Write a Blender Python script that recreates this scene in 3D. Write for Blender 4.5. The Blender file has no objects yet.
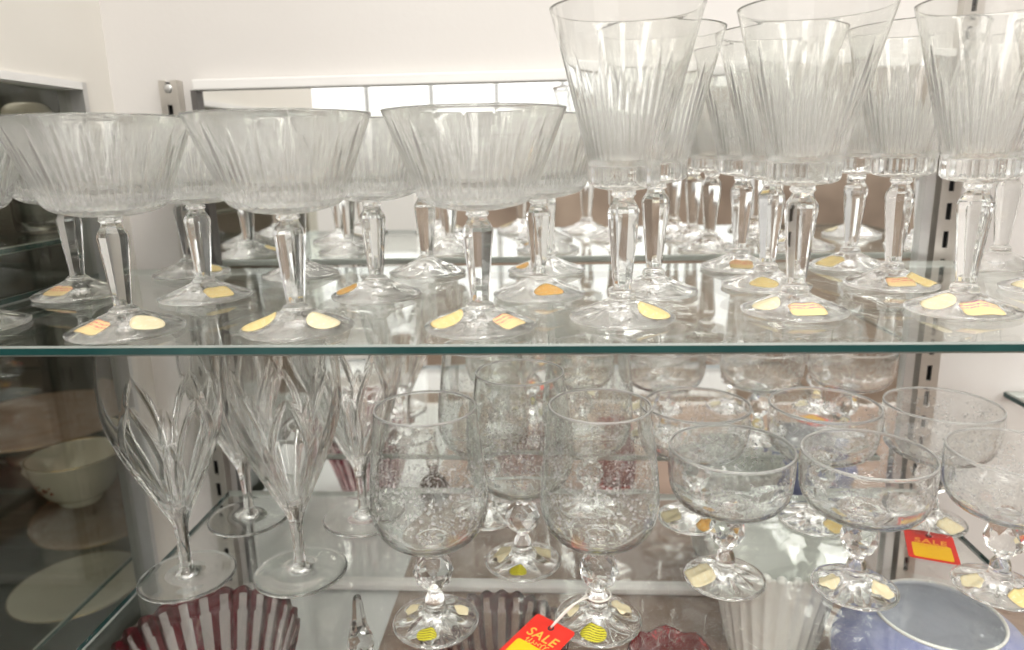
import bpy, bmesh, math, random
from math import sin, cos, tan, pi, radians, atan2, sqrt, exp, floor
from mathutils import Vector, Matrix
random.seed(7)
SC = bpy.context.scene
COL = SC.collection
CM = 0.01

# ------------------------------------------------------------------ camera
F_PX, PITCH, YAW, ROLL, CZ = 715.0, 13.5, 3.6, -1.2, 1.30
R3 = (Matrix.Rotation(radians(YAW), 3, 'Z') @ Matrix.Rotation(radians(90 - PITCH), 3, 'X') @ Matrix.Rotation(radians(ROLL), 3, 'Z'))
CAM = Vector((0, 0, CZ))
cd = bpy.data.cameras.new('camera')
cam = bpy.data.objects.new('camera', cd)
COL.objects.link(cam)
cam.matrix_world = Matrix.Translation(CAM) @ R3.to_4x4()
cd.sensor_width = 36.0
cd.lens = F_PX / 1024 * 36
cd.clip_start = 0.01
cd.dof.use_dof = True
cd.dof.focus_distance = 0.45
cd.dof.aperture_fstop = 6.3
SC.camera = cam

def ray(px, py):
    return R3 @ Vector(((px - 512) / F_PX, -(py - 325) / F_PX, -1))
def on_z(px, py, z):
    d = ray(px, py); return CAM + d * ((z - CZ) / d.z)
def on_y(px, py, y):
    d = ray(px, py); return CAM + d * (y / d.y)

Z_UP, Z_LO, Z_FL = 1.203, 0.990, 0.858     # upper shelf, lower shelf, cabinet floor
Y_BACK = 0.66

# ------------------------------------------------------------------ materials
def new_mat(name):
    m = bpy.data.materials.new(name); m.use_nodes = True
    nt = m.node_tree; nt.nodes.clear()
    out = nt.nodes.new('ShaderNodeOutputMaterial')
    return m, nt, out
def N(nt, t, **kw):
    n = nt.nodes.new(t)
    for k, v in kw.items():
        if hasattr(n, k) and not isinstance(v, dict): setattr(n, k, v)
    return n
def L(nt, a, b): nt.links.new(a, b)
def rgba(c): return (c[0], c[1], c[2], 1.0)

def principled(name, col, rough=0.5, metal=0.0, noise=None, spec=0.5, bump=None, trans=0.0):
    """plain surface with a little procedural variation"""
    m, nt, out = new_mat(name)
    b = N(nt, 'ShaderNodeBsdfPrincipled')
    b.inputs['Base Color'].default_value = rgba(col)
    b.inputs['Roughness'].default_value = rough
    b.inputs['Metallic'].default_value = metal
    b.inputs['Specular IOR Level'].default_value = spec
    b.inputs['Transmission Weight'].default_value = trans
    L(nt, b.outputs[0], out.inputs[0])
    tc = N(nt, 'ShaderNodeTexCoord')
    if noise:
        scale, col2, amt = noise
        nz = N(nt, 'ShaderNodeTexNoise'); nz.inputs['Scale'].default_value = scale; nz.inputs['Detail'].default_value = 5
        L(nt, tc.outputs['Object'], nz.inputs['Vector'])
        mr = N(nt, 'ShaderNodeMapRange'); mr.inputs[1].default_value = 0.35; mr.inputs[2].default_value = 0.7
        mr.inputs[4].default_value = amt
        L(nt, nz.outputs[0], mr.inputs[0])
        mx = N(nt, 'ShaderNodeMix', data_type='RGBA')
        mx.inputs[6].default_value = rgba(col); mx.inputs[7].default_value = rgba(col2)
        L(nt, mr.outputs[0], mx.inputs[0]); L(nt, mx.outputs[2], b.inputs['Base Color'])
    if bump:
        nz2 = N(nt, 'ShaderNodeTexNoise'); nz2.inputs['Scale'].default_value = bump[0]
        L(nt, tc.outputs['Object'], nz2.inputs['Vector'])
        bp = N(nt, 'ShaderNodeBump'); bp.inputs['Strength'].default_value = bump[1]; bp.inputs['Distance'].default_value = 0.002
        L(nt, nz2.outputs[0], bp.inputs['Height']); L(nt, bp.outputs[0], b.inputs['Normal'])
    return m

def glass_mat(name, col=(1, 1, 1), clear=0.2, frost=None, etch=None, ior=1.5, cut=0.0):
    """lead crystal: refracting glass; frost=(z0,z1,amount) ground and cut band; etch=(z0,z1,scale) engraved lace"""
    m, nt, out = new_mat(name)
    g = N(nt, 'ShaderNodeBsdfGlass'); g.inputs['Color'].default_value = rgba(col)
    g.inputs['IOR'].default_value = ior; g.inputs['Roughness'].default_value = 0.0
    t = N(nt, 'ShaderNodeBsdfTransparent'); t.inputs[0].default_value = rgba(col)
    mx = N(nt, 'ShaderNodeMixShader'); mx.inputs[0].default_value = clear
    L(nt, g.outputs[0], mx.inputs[1]); L(nt, t.outputs[0], mx.inputs[2])
    last = mx.outputs[0]
    if frost or etch:
        tc = N(nt, 'ShaderNodeTexCoord')
        sp = N(nt, 'ShaderNodeSeparateXYZ'); L(nt, tc.outputs['Object'], sp.inputs[0])
        df = N(nt, 'ShaderNodeBsdfDiffuse'); df.inputs[0].default_value = (.92, .92, .90, 1)
        tl = N(nt, 'ShaderNodeBsdfTranslucent'); tl.inputs[0].default_value = (.92, .92, .90, 1)
        wm = N(nt, 'ShaderNodeMixShader'); wm.inputs[0].default_value = 0.5
        L(nt, df.outputs[0], wm.inputs[1]); L(nt, tl.outputs[0], wm.inputs[2])
        def band(z0, z1, soft):
            a = N(nt, 'ShaderNodeMapRange', interpolation_type='SMOOTHSTEP')
            a.inputs[1].default_value = z0 - soft; a.inputs[2].default_value = z0 + soft
            L(nt, sp.outputs[2], a.inputs[0])
            b = N(nt, 'ShaderNodeMapRange', interpolation_type='SMOOTHSTEP')
            b.inputs[1].default_value = z1 - soft; b.inputs[2].default_value = z1 + soft
            b.inputs[3].default_value = 1; b.inputs[4].default_value = 0
            L(nt, sp.outputs[2], b.inputs[0])
            mu = N(nt, 'ShaderNodeMath', operation='MULTIPLY'); L(nt, a.outputs[0], mu.inputs[0]); L(nt, b.outputs[0], mu.inputs[1])
            return mu.outputs[0]
        if frost:
            z0, z1, amt = frost
            mu = N(nt, 'ShaderNodeMath', operation='MULTIPLY'); mu.inputs[1].default_value = amt
            L(nt, band(z0, z1, 0.0015), mu.inputs[0])
            at = N(nt, 'ShaderNodeAttribute', attribute_name='cut')
            m3 = N(nt, 'ShaderNodeMath', operation='MULTIPLY_ADD'); m3.inputs[1].default_value = cut
            L(nt, at.outputs['Fac'], m3.inputs[0]); L(nt, mu.outputs[0], m3.inputs[2]); mu = m3
        else:
            z0, z1, sc, amt = etch
            uv = N(nt, 'ShaderNodeUVMap')
            mp = N(nt, 'ShaderNodeMapping'); mp.inputs['Scale'].default_value = (sc, sc, 1)
            L(nt, uv.outputs[0], mp.inputs[0])
            nz = N(nt, 'ShaderNodeTexNoise'); nz.inputs['Scale'].default_value = 1.3; nz.inputs['Detail'].default_value = 3
            L(nt, mp.outputs[0], nz.inputs['Vector'])
            ad = N(nt, 'ShaderNodeVectorMath', operation='MULTIPLY_ADD')
            ad.inputs[1].default_value = (.9, .9, .9)
            L(nt, nz.outputs['Color'], ad.inputs[0]); L(nt, mp.outputs[0], ad.inputs[2])
            v = N(nt, 'ShaderNodeTexVoronoi', feature='DISTANCE_TO_EDGE', voronoi_dimensions='2D'); v.inputs['Scale'].default_value = .55
            L(nt, ad.outputs[0], v.inputs['Vector'])
            ln = N(nt, 'ShaderNodeMapRange'); ln.inputs[1].default_value = .015; ln.inputs[2].default_value = .06
            ln.inputs[3].default_value = .55; ln.inputs[4].default_value = 0
            L(nt, v.outputs['Distance'], ln.inputs[0])
            # leaf and blossom blots
            v2 = N(nt, 'ShaderNodeTexVoronoi', feature='F1', voronoi_dimensions='2D'); v2.inputs['Scale'].default_value = 1.5
            L(nt, ad.outputs[0], v2.inputs['Vector'])
            bl = N(nt, 'ShaderNodeMapRange'); bl.inputs[1].default_value = .20; bl.inputs[2].default_value = .30
            bl.inputs[3].default_value = 1.0; bl.inputs[4].default_value = 0
            L(nt, v2.outputs['Distance'], bl.inputs[0])
            mm = N(nt, 'ShaderNodeMath', operation='MAXIMUM'); L(nt, ln.outputs[0], mm.inputs[0]); L(nt, bl.outputs[0], mm.inputs[1])
            # the engraving comes in sprays with clear glass between
            nz3 = N(nt, 'ShaderNodeTexNoise'); nz3.inputs['Scale'].default_value = .42; L(nt, mp.outputs[0], nz3.inputs['Vector'])
            sp3 = N(nt, 'ShaderNodeMapRange'); sp3.inputs[1].default_value = .42; sp3.inputs[2].default_value = .54; L(nt, nz3.outputs[0], sp3.inputs[0])
            ms = N(nt, 'ShaderNodeMath', operation='MULTIPLY'); L(nt, mm.outputs[0], ms.inputs[0]); L(nt, sp3.outputs[0], ms.inputs[1])
            m2 = N(nt, 'ShaderNodeMath', operation='MULTIPLY'); L(nt, ms.outputs[0], m2.inputs[0]); L(nt, band(z0, z1, .004), m2.inputs[1])
            mu = N(nt, 'ShaderNodeMath', operation='MULTIPLY'); mu.inputs[1].default_value = amt
            L(nt, m2.outputs[0], mu.inputs[0])
            at = N(nt, 'ShaderNodeAttribute', attribute_name='cut')  # on engraved bowls this attribute holds the painted bright rim line
            m4 = N(nt, 'ShaderNodeMath', operation='MAXIMUM'); L(nt, mu.outputs[0], m4.inputs[0]); L(nt, at.outputs['Fac'], m4.inputs[1]); mu = m4
        fx = N(nt, 'ShaderNodeMixShader')
        L(nt, mu.outputs[0], fx.inputs[0]); L(nt, last, fx.inputs[1]); L(nt, wm.outputs[0], fx.inputs[2])
        last = fx.outputs[0]
    L(nt, last, out.inputs[0])
    return m

def pane_mat(name, col, refl=1.0):
    """flat plate glass: clear with a mirror-like grazing reflection on both faces"""
    m, nt, out = new_mat(name)
    geo = N(nt, 'ShaderNodeNewGeometry')
    mi = N(nt, 'ShaderNodeMapRange'); mi.inputs[3].default_value = 1.5; mi.inputs[4].default_value = 1 / 1.5
    L(nt, geo.outputs['Backfacing'], mi.inputs[0])
    fr = N(nt, 'ShaderNodeFresnel'); L(nt, mi.outputs[0], fr.inputs[0])
    mu = N(nt, 'ShaderNodeMath', operation='MULTIPLY'); mu.inputs[1].default_value = refl; mu.use_clamp = True
    L(nt, fr.outputs[0], mu.inputs[0])
    t = N(nt, 'ShaderNodeBsdfTransparent'); t.inputs[0].default_value = rgba(col)
    gl = N(nt, 'ShaderNodeBsdfGlossy'); gl.inputs['Roughness'].default_value = 0.02; gl.inputs[0].default_value = (.97, 1, .99, 1)
    mx = N(nt, 'ShaderNodeMixShader')
    L(nt, mu.outputs[0], mx.inputs[0]); L(nt, t.outputs[0], mx.inputs[1]); L(nt, gl.outputs[0], mx.inputs[2])
    L(nt, mx.outputs[0], out.inputs[0])
    return m

def emis(name, col, s):
    m, nt, out = new_mat(name)
    e = N(nt, 'ShaderNodeEmission'); e.inputs[0].default_value = rgba(col); e.inputs[1].default_value = s
    L(nt, e.outputs[0], out.inputs[0]); return m

def scribble_mat(name, paper, ink, scale, lo=.52, half=False):
    """printed sticker: paper with small blotchy lines of print"""
    m, nt, out = new_mat(name)
    b = N(nt, 'ShaderNodeBsdfPrincipled'); b.inputs['Roughness'].default_value = .6
    uv = N(nt, 'ShaderNodeUVMap')
    mp = N(nt, 'ShaderNodeMapping'); mp.inputs['Scale'].default_value = (scale, scale * 2.2, 1)
    L(nt, uv.outputs[0], mp.inputs[0])
    nz = N(nt, 'ShaderNodeTexNoise'); nz.inputs['Scale'].default_value = 1.0; nz.inputs['Detail'].default_value = 2
    L(nt, mp.outputs[0], nz.inputs['Vector'])
    w = N(nt, 'ShaderNodeTexWave', bands_direction='Y'); w.inputs['Scale'].default_value = .075; L(nt, mp.outputs[0], w.inputs['Vector'])
    na = N(nt, 'ShaderNodeMapRange'); na.inputs[1].default_value = lo; na.inputs[2].default_value = lo + .05; L(nt, nz.outputs[0], na.inputs[0])
    wa = N(nt, 'ShaderNodeMapRange'); wa.inputs[1].default_value = .35; wa.inputs[2].default_value = .5; L(nt, w.outputs['Fac'], wa.inputs[0])
    mu = N(nt, 'ShaderNodeMath', operation='MULTIPLY'); L(nt, na.outputs[0], mu.inputs[0]); L(nt, wa.outputs[0], mu.inputs[1])
    mr = N(nt, 'ShaderNodeMapRange')
    L(nt, mu.outputs[0], mr.inputs[0])
    mx = N(nt, 'ShaderNodeMix', data_type='RGBA'); mx.inputs[6].default_value = rgba(paper); mx.inputs[7].default_value = rgba(ink)
    if half:
        sx = N(nt, 'ShaderNodeSeparateXYZ'); L(nt, uv.outputs[0], sx.inputs[0])
        hf = N(nt, 'ShaderNodeMath', operation='LESS_THAN'); hf.inputs[1].default_value = .0008; L(nt, sx.outputs[1], hf.inputs[0])
        hm = N(nt, 'ShaderNodeMath', operation='MULTIPLY'); L(nt, hf.outputs[0], hm.inputs[0]); L(nt, mr.outputs[0], hm.inputs[1]); mr = hm
    L(nt, mr.outputs[0], mx.inputs[0]); L(nt, mx.outputs[2], b.inputs['Base Color']); L(nt, b.outputs[0], out.inputs[0])
    return m

M = {}
M['white_wall'] = principled('white_painted_board', (.66, .64, .615), .55, noise=(6, (.63, .605, .575), .5), bump=(180, .06))
M['cream_wall'] = principled('cream_painted_board', (.76, .735, .68), .55, noise=(7, (.70, .67, .61), .5), bump=(180, .06))
M['white_trim'] = principled('white_enamel', (.80, .79, .77), .4, noise=(20, (.74, .73, .70), .5))
M['steel'] = principled('brushed_zinc', (.62, .59, .54), .35, .75, noise=(60, (.5, .47, .43), .6))
M['alu'] = principled('satin_aluminium', (.66, .66, .65), .35, .8, noise=(40, (.55, .55, .54), .5))
M['slot'] = principled('black_slot', (.03, .03, .03), .8)
M['dark_frame'] = principled('dark_bronze_strip', (.10, .095, .09), .4, .3, noise=(40, (.16, .15, .14), .5))
M['floor'] = principled('pale_grey_cabinet_floor', (.58, .60, .59), .30, noise=(14, (.50, .52, .51), .5))
M['floor_brown'] = principled('taupe_cabinet_floor', (.29, .20, .15), .55, spec=.2, noise=(14, (.18, .12, .09), .8))
M['coupe'] = glass_mat('cut_crystal_ground_band', (.992, .995, .99), .06, frost=(.074, .1155, .07), cut=.22)
M['goblet'] = glass_mat('cut_crystal', (.993, .995, .99), .06, frost=(.080, .146, .01), cut=.24)
M['crystal'] = glass_mat('clear_crystal', (.996, .998, .995), .03)
M['etched_wine'] = glass_mat('engraved_crystal_wine', (.99, .997, .993), .06, etch=(.078, .128, 200, .42))
M['etched_coupe'] = glass_mat('engraved_crystal_coupe', (.99, .996, .995), .06, etch=(.070, .098, 200, .36))
M['shelf'] = pane_mat('plate_glass', (.984, .986, .978))
M['shelf_edge'] = principled('polished_green_glass_edge', (.009, .046, .045), .15, noise=(25, (.022, .085, .08), .6))
M['shelf_bevel'] = principled('ground_glass_arris', (.24, .26, .24), .35, noise=(60, (.18, .20, .18), .6))
M['shelf_rear'] = principled('pale_ground_glass_edge', (.62, .66, .62), .4, noise=(60, (.54, .58, .54), .6))
M['pane'] = pane_mat('window_glass', (.91, .92, .88))
M['label_yellow'] = scribble_mat('yellow_price_sticker', (.70, .55, .24), (.74, .64, .38), 420)
M['label_pale'] = scribble_mat('pale_cream_sticker', (.70, .62, .40), (.74, .69, .52), 420)
M['label_pink'] = scribble_mat('sticker_pink_print', (.70, .54, .27), (.62, .15, .16), 800, .46, True)
M['label_violet'] = scribble_mat('sticker_violet_print', (.70, .56, .27), (.34, .09, .26), 800, .46, True)
M['label_orange'] = scribble_mat('orange_sticker', (.74, .42, .12), (.76, .56, .28), 420)
M['label_gold'] = scribble_mat('gold_maker_sticker', (.60, .54, .03), (.05, .05, .01), 1100, .45)
M['tag_red'] = principled('red_card', (.72, .025, .012), .45, noise=(300, (.62, .02, .01), .5))
M['tag_yellow'] = principled('yellow_sticker', (.90, .52, .01), .5, noise=(500, (.85, .44, .01), .5))
M['tag_ink'] = principled('orange_print', (.95, .42, .06), .5)
M['string'] = principled('white_cotton_string', (.78, .75, .69), .8)
M['ruby'] = glass_mat('ruby_glass', (.22, .012, .03), .2)
M['ruby_clear'] = glass_mat('pink_cast_clear_glass', (.97, .93, .93), .3)
M['ruby_light'] = glass_mat('cherry_glass', (.74, .16, .19), .1)
M['milk'] = principled('milk_glass', (.80, .82, .78), .18, noise=(20, (.72, .74, .69), .5), spec=.6)
M['blue'] = principled('blue_cased_glass', (.17, .20, .40), .15, noise=(35, (.30, .33, .52), .8), spec=.6)
M['blue_in'] = principled('pale_blue_lining', (.72, .75, .80), .2, noise=(25, (.62, .66, .74), .6))
M['china'] = principled('cream_china', (.70, .66, .56), .15, noise=(15, (.62, .57, .47), .6))
M['pink_china'] = principled('pink_tinted_china', (.68, .52, .42), .2, noise=(40, (.55, .36, .26), .8))
M['gold'] = principled('gilt_line', (.72, .48, .18), .25, .9)
M['posy'] = principled('painted_posy', (.16, .12, .08), .4, noise=(300, (.42, .10, .08), 1))
M['dark_case'] = principled('dark_olive_case', (.10, .105, .085), .45, noise=(5, (.09, .09, .075), .7))
M['dark_wood'] = principled('dark_wood_post', (.16, .10, .05), .45, noise=(30, (.10, .06, .03), .7))
M['taupe'] = principled('taupe_panel', (.34, .265, .205), .6, noise=(2.2, (.13, .09, .065), 1))
M['store_floor'] = principled('brown_vinyl_floor', (.20, .15, .115), .85, spec=.1, noise=(5, (.12, .085, .06), .8))
M['window_light'] = emis('daylit_window', (1, .985, .96), 1.9)
M['white_store'] = principled('white_shop_panel', (.84, .83, .80), .5, noise=(5, (.80, .79, .76), .5))
M['mull'] = principled('grey_mullion', (.30, .30, .29), .5)
# mirror
mm, nt, out = new_mat('silvered_mirror')
gl = N(nt, 'ShaderNodeBsdfGlossy'); gl.inputs[0].default_value = (.90, .905, .89, 1); gl.inputs['Roughness'].default_value = 0.008
L(nt, gl.outputs[0], out.inputs[0]); M['mirror'] = mm

# ------------------------------------------------------------------ mesh helpers
def mesh_from(name, verts, faces, mats, smooth=True, mat_idx=None, uvs=None):
    me = bpy.data.meshes.new(name)
    me.from_pydata(verts, [], faces)
    for m in mats: me.materials.append(m)
    if smooth: me.polygons.foreach_set('use_smooth', [True] * len(me.polygons))
    if mat_idx: me.polygons.foreach_set('material_index', mat_idx)
    if uvs:
        uvl = me.uv_layers.new(name='UVMap')
        for lp in me.loops: uvl.data[lp.index].uv = uvs[lp.vertex_index]
    me.update()
    return me
def link(name, me, parent=None):
    o = bpy.data.objects.new(name, me); COL.objects.link(o)
    if parent: o.parent = parent
    return o
def tag(o, label=None, cat=None, group=None, kind=None):
    if label: o['label'] = label
    if cat: o['category'] = cat
    if group: o['group'] = group
    if kind: o['kind'] = kind
    return o
def empty(name, loc, rz=0):
    e = bpy.data.objects.new(name, None); COL.objects.link(e)
    e.location = loc; e.rotation_euler = (0, 0, rz); e.empty_display_size = .02
    return e

def dense(profile, step):
    """resample a polyline profile with Catmull-Rom smoothing"""
    P = [Vector((p[0], p[1])) for p in profile]
    out = []
    for i in range(len(P) - 1):
        p0 = P[max(i - 1, 0)]; p1 = P[i]; p2 = P[i + 1]; p3 = P[min(i + 2, len(P) - 1)]
        n = max(1, int((p2 - p1).length / step))
        for k in range(n):
            t = k / n
            q = 0.5 * ((2 * p1) + (p2 - p0) * t + (2 * p0 - 5 * p1 + 4 * p2 - p3) * t * t + (3 * p1 - p0 - 3 * p2 + p3) * t ** 3)
            out.append((max(q.x, 0.0), q.y))
    out.append((P[-1].x, P[-1].y))
    return out

def lathe(name, profile, seg, mats, fn=None, smooth=True, twist=None, face_mat=None, phase=0.0):
    """profile in cm, (r, z); fn(theta, r, z, i) -> (r, z). UV = (arc at fixed radius, z) in metres"""
    verts, rows, uvs, cuts = [], [], [], {}
    for i, (r, z) in enumerate(profile):
        if r < 1e-6:
            verts.append((0, 0, z * CM)); uvs.append((0, z * CM)); rows.append([len(verts) - 1]); continue
        row = []
        for k in range(seg):
            th = 2 * pi * (k + (twist(i) if twist else 0)) / seg + phase
            res = fn(th, r, z, i) if fn else (r, z)
            rr, zz = res[0], res[1]
            if len(res) > 2: cuts[len(verts)] = res[2]
            verts.append((rr * cos(th) * CM, rr * sin(th) * CM, zz * CM))
            tt = th if th < pi else 2 * pi - th
            uvs.append((tt * .04, zz * CM))
            row.append(len(verts) - 1)
        rows.append(row)
    faces, mi = [], []
    for i in range(len(rows) - 1):
        a, b = rows[i], rows[i + 1]
        for k in range(seg):
            k2 = (k + 1) % seg
            if len(a) == 1 and len(b) == 1: continue
            if len(a) == 1: f = [(a[0], b[k2], b[k])]
            elif len(b) == 1: f = [(a[k], a[k2], b[0])]
            elif twist and twist(i) != twist(i + 1):
                if twist(i) < twist(i + 1): f = [(a[k], a[k2], b[k]), (a[k2], b[k2], b[k])]
                else: f = [(a[k], a[k2], b[k2]), (a[k], b[k2], b[k])]
            else: f = [(a[k], a[k2], b[k2], b[k])]
            for q in f:
                faces.append(q); mi.append(face_mat(i, k) if face_mat else 0)
    me = mesh_from(name, verts, faces, mats, smooth, mi, uvs)
    if cuts:
        at = me.attributes.new('cut', 'FLOAT', 'POINT')
        for k, c in cuts.items(): at.data[k].value = c
    return me

def box_data(x0, x1, y0, y1, z0, z1, V, Fc):
    b = len(V)
    V += [(x0, y0, z0), (x1, y0, z0), (x1, y1, z0), (x0, y1, z0), (x0, y0, z1), (x1, y0, z1), (x1, y1, z1), (x0, y1, z1)]
    Fc += [tuple(b + i for i in q) for q in ((3, 2, 1, 0), (4, 5, 6, 7), (0, 1, 5, 4), (1, 2, 6, 5), (2, 3, 7, 6), (3, 0, 4, 7))]
def boxes(name, bs, mat, parent=None, bevel=0.0):
    V, Fc = [], []
    for b in bs: box_data(*b, V, Fc)
    me = mesh_from(name, V, Fc, [mat], False)
    if bevel:
        bm = bmesh.new(); bm.from_mesh(me)
        bmesh.ops.bevel(bm, geom=bm.edges[:], offset=bevel, segments=2, affect='EDGES', profile=.6)
        bm.to_mesh(me); bm.free()
    return link(name, me, parent)
def tube_mesh(name, pts, r, mat, seg=8):
    V, Fc = [], []
    pts = [Vector(p) for p in pts]
    for i, p in enumerate(pts):
        d = (pts[min(i + 1, len(pts) - 1)] - pts[max(i - 1, 0)]).normalized()
        a = d.cross(Vector((0, 0, 1)) if abs(d.z) < .9 else Vector((1, 0, 0))).normalized(); b = d.cross(a)
        for k in range(seg):
            t = 2 * pi * k / seg; V.append(tuple(p + a * (r * cos(t)) + b * (r * sin(t))))
    for i in range(len(pts) - 1):
        for k in range(seg):
            k2 = (k + 1) % seg
            Fc.append((i * seg + k, i * seg + k2, (i + 1) * seg + k2, (i + 1) * seg + k))
    Fc.append(tuple(range(seg))[::-1]); Fc.append(tuple((len(pts) - 1) * seg + k for k in range(seg)))
    return mesh_from(name, V, Fc, [mat])

def interp(prof, r):
    """height of a falling (r, z) profile at radius r"""
    for (r0, z0), (r1, z1) in zip(prof, prof[1:]):
        if min(r0, r1) <= r <= max(r0, r1) and r0 != r1:
            return z0 + (z1 - z0) * (r - r0) / (r1 - r0)
    return prof[-1][1]

def sticker(prof, rc, ang, w, h, mat, fn=None, shape='oval', lift=.035, rot=0.0):
    """a thin sticker lying on the dome of a foot; prof top profile (r falling), ang in degrees, sizes in cm"""
    V, Fc, UV = [], [], []
    n, rings = 28, 5
    if w > 1.4: w *= 1.2; h *= 1.2
    a0 = radians(ang); ca, sa = cos(a0), sin(a0)
    def put(u, v, up):
        u, v = u * cos(rot) - v * sin(rot), u * sin(rot) + v * cos(rot)
        x = ca * (rc + v) - sa * u; y = sa * (rc + v) + ca * u
        r = sqrt(x * x + y * y); z = interp(prof, r)
        if fn: _, z = fn(atan2(y, x), r, z, 0)
        V.append((x * CM, y * CM, (z + up) * CM)); UV.append((u * CM, v * CM))
    for up in (lift, lift + .02):
        put(0, 0, up)
        for j in range(1, rings + 1):
            for k in range(n):
                t = 2 * pi * k / n; c, s = cos(t), sin(t)
                if shape == 'oval': m = 1.0
                elif shape == 'star': m = .86 + .09 * cos(5 * t) + .06 * cos(3 * t + 1)
                else: m = (abs(c) ** 6 + abs(s) ** 6) ** (-1 / 6)
                put(c * m * w / 2 * j / rings, s * m * h / 2 * j / rings, up)
    half = 1 + rings * n
    for b in (0, half):
        for k in range(n):
            k2 = (k + 1) % n
            f = (b, b + 1 + k, b + 1 + k2); Fc.append(f if b else f[::-1])
            for j in range(rings - 1):
                p, q = b + 1 + j * n, b + 1 + (j + 1) * n
                f = (p + k, q + k, q + k2, p + k2); Fc.append(f if b else f[::-1])
    e = 1 + (rings - 1) * n
    for k in range(n):
        k2 = (k + 1) % n; Fc.append((e + k, e + k2, half + e + k2, half + e + k))
    return mesh_from('price_sticker', V, Fc, [mat], True, None, UV)

# ------------------------------------------------------------------ glass shapes (cm)
SEG = 60
def tri(x): return abs(x - floor(x) - .5) * 2          # 1 at integers, 0 at halves

# -- foot shared by the cut crystal coupes and goblets: domed with a gently wavy optic
def foot_top(R, hj, rj):
    return [(R, .22), (R * .95, .30), (R * .78, .50), (R * .6, .70), (R * .45, .92), (R * .33, 1.12), (R * .25, 1.25), (.80, 1.32), (.72, hj - .12), (rj, hj)]
def foot_mesh(top, R, n_opt=8, amp=.05):
    fn = lambda th, r, z, i: (r, z + amp * cos(n_opt * th) * max(0, sin(pi * min(1, max(0, (r - .9) / (R - .9))))))
    prof = [(0, .22), (R * .5, .17), (R * .85, .03), (R * .93, 0), (R * .985, .05), (R, .14)] + top
    return lathe('foot', prof, 96, [M['crystal']], fn), fn
def stem_mesh(prof, seg=8, mat=None):
    """faceted stem; both ends blend into a circle"""
    n = 48; z0, z1 = prof[0][1], prof[-1][1]
    def fn(th, r, z, i):
        a = pi / seg; t = (th % (2 * a)) - a
        poly = r * cos(a) / cos(t) * 1.04
        e = min((z - z0) / .25, (z1 - z) / .25, 1.0); e = max(0, e)
        return (r + (poly - r) * e, z)
    me = lathe('stem', prof, n, [mat or M['crystal']], fn, smooth=False)
    return me
def lin(profile, step):
    out = []
    for (r0, z0), (r1, z1) in zip(profile, profile[1:]):
        n = max(1, int(sqrt((r1 - r0) ** 2 + (z1 - z0) ** 2) / step))
        out += [(r0 + (r1 - r0) * k / n, z0 + (z1 - z0) * k / n) for k in range(n)]
    return out + [profile[-1]]

# -- saucer champagne with fan cutting
def coupe_cut(th, r, z, i, n_out):
    if i >= n_out or r < 1.4: return (r, z)
    if z < 7.45: return (r - .07 * tri(th * 40 / (2 * pi)) * min(1, (r - 1.4) / .6), z)
    fans, sp = 10, 7
    u = th * fans / (2 * pi); f = u - floor(u) - .5
    spread = 1 - .10 * max(0, (z - 7.6)) / 4
    g = f * spread * sp
    if abs(f) > .44: tip = 11.45; fr = tri((abs(f) - .5) / .12 + .5); fr = 1 - fr
    else: tip = 11.35 - 3.0 * (abs(f) / .44) ** 1.3; fr = tri(g)
    w = max(0, min(1, (tip - z) / 1.4)); w2 = max(0, min(1, (z - 7.45) / .25))
    d = .13 * max(0, (fr - (1 - w) * .8)) * w2 * (1 if w > 0 else 0)
    return (r - d, z, min(1, d / .10))
CO_OUT = lin([(.60, 6.62), (.75, 6.66)], .1) + dense([(.75, 6.66), (1.4, 6.72), (2.3, 6.92), (2.9, 7.15), (3.22, 7.5), (3.38, 7.9), (3.6, 8.5), (4.05, 9.7), (4.6, 11.1), (4.94, 11.95)], .16)[1:]
CO_IN = dense([(4.97, 12.0), (4.90, 12.0), (4.84, 11.9), (4.45, 11.0), (3.85, 9.6), (3.4, 8.6), (3.12, 8.22), (2.7, 8.07), (1.6, 8.02), (0, 8.0)], .25)
no = len(CO_OUT)
ME_COUPE = lathe('coupe_bowl', CO_OUT + CO_IN, 420, [M['coupe']], lambda th, r, z, i: coupe_cut(th, r, z, i, no))
CF_TOP = foot_top(3.2, 1.55, .50)
ME_CFOOT, CF_FN = foot_mesh(dense(CF_TOP, .12), 3.2)
ME_CSTEM = stem_mesh(lin([(.50, 1.55), (.52, 1.9), (.86, 5.55), (.80, 5.75), (.56, 6.15), (.52, 6.3), (.66, 6.45), (.60, 6.62)], .5))

# -- tall goblet with flame cutting
def gob_cut(th, r, z, i, n_out):
    if i >= n_out or z < 7.85: return (r, z)
    if z < 8.95:
        return (r - .11 * tri(th * 16 / (2 * pi)), z)
    fans, sp = 7, 6
    u = th * fans / (2 * pi); f = u - floor(u) - .5
    j = round(f * sp); tip = (15.2, 13.9, 12.6, 13.3)[min(3, abs(j))]
    q = abs(f * sp - j) * 2
    half = min(1, max(0, (tip - z) / 2.6)) ** .7 * .90
    if q >= half: return (r, z, 0)
    e = 1 - (q / half) ** 2
    low = max(0, min(1, (z - 8.95) / .2))
    return (r - .115 * half * e * low, z, (.35 + .65 * (q / half)) * low)
GO_OUT = lin([(.66, 7.45), (.8, 7.5)], .1) + dense([(.8, 7.5), (1.4, 7.6), (1.85, 7.75), (2.02, 7.9), (2.04, 8.3), (2.05, 8.9), (2.08, 9.05), (2.32, 10.1), (2.78, 11.9), (3.3, 13.9), (3.82, 15.9), (4.15, 17.13)], .17)[1:]
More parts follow.
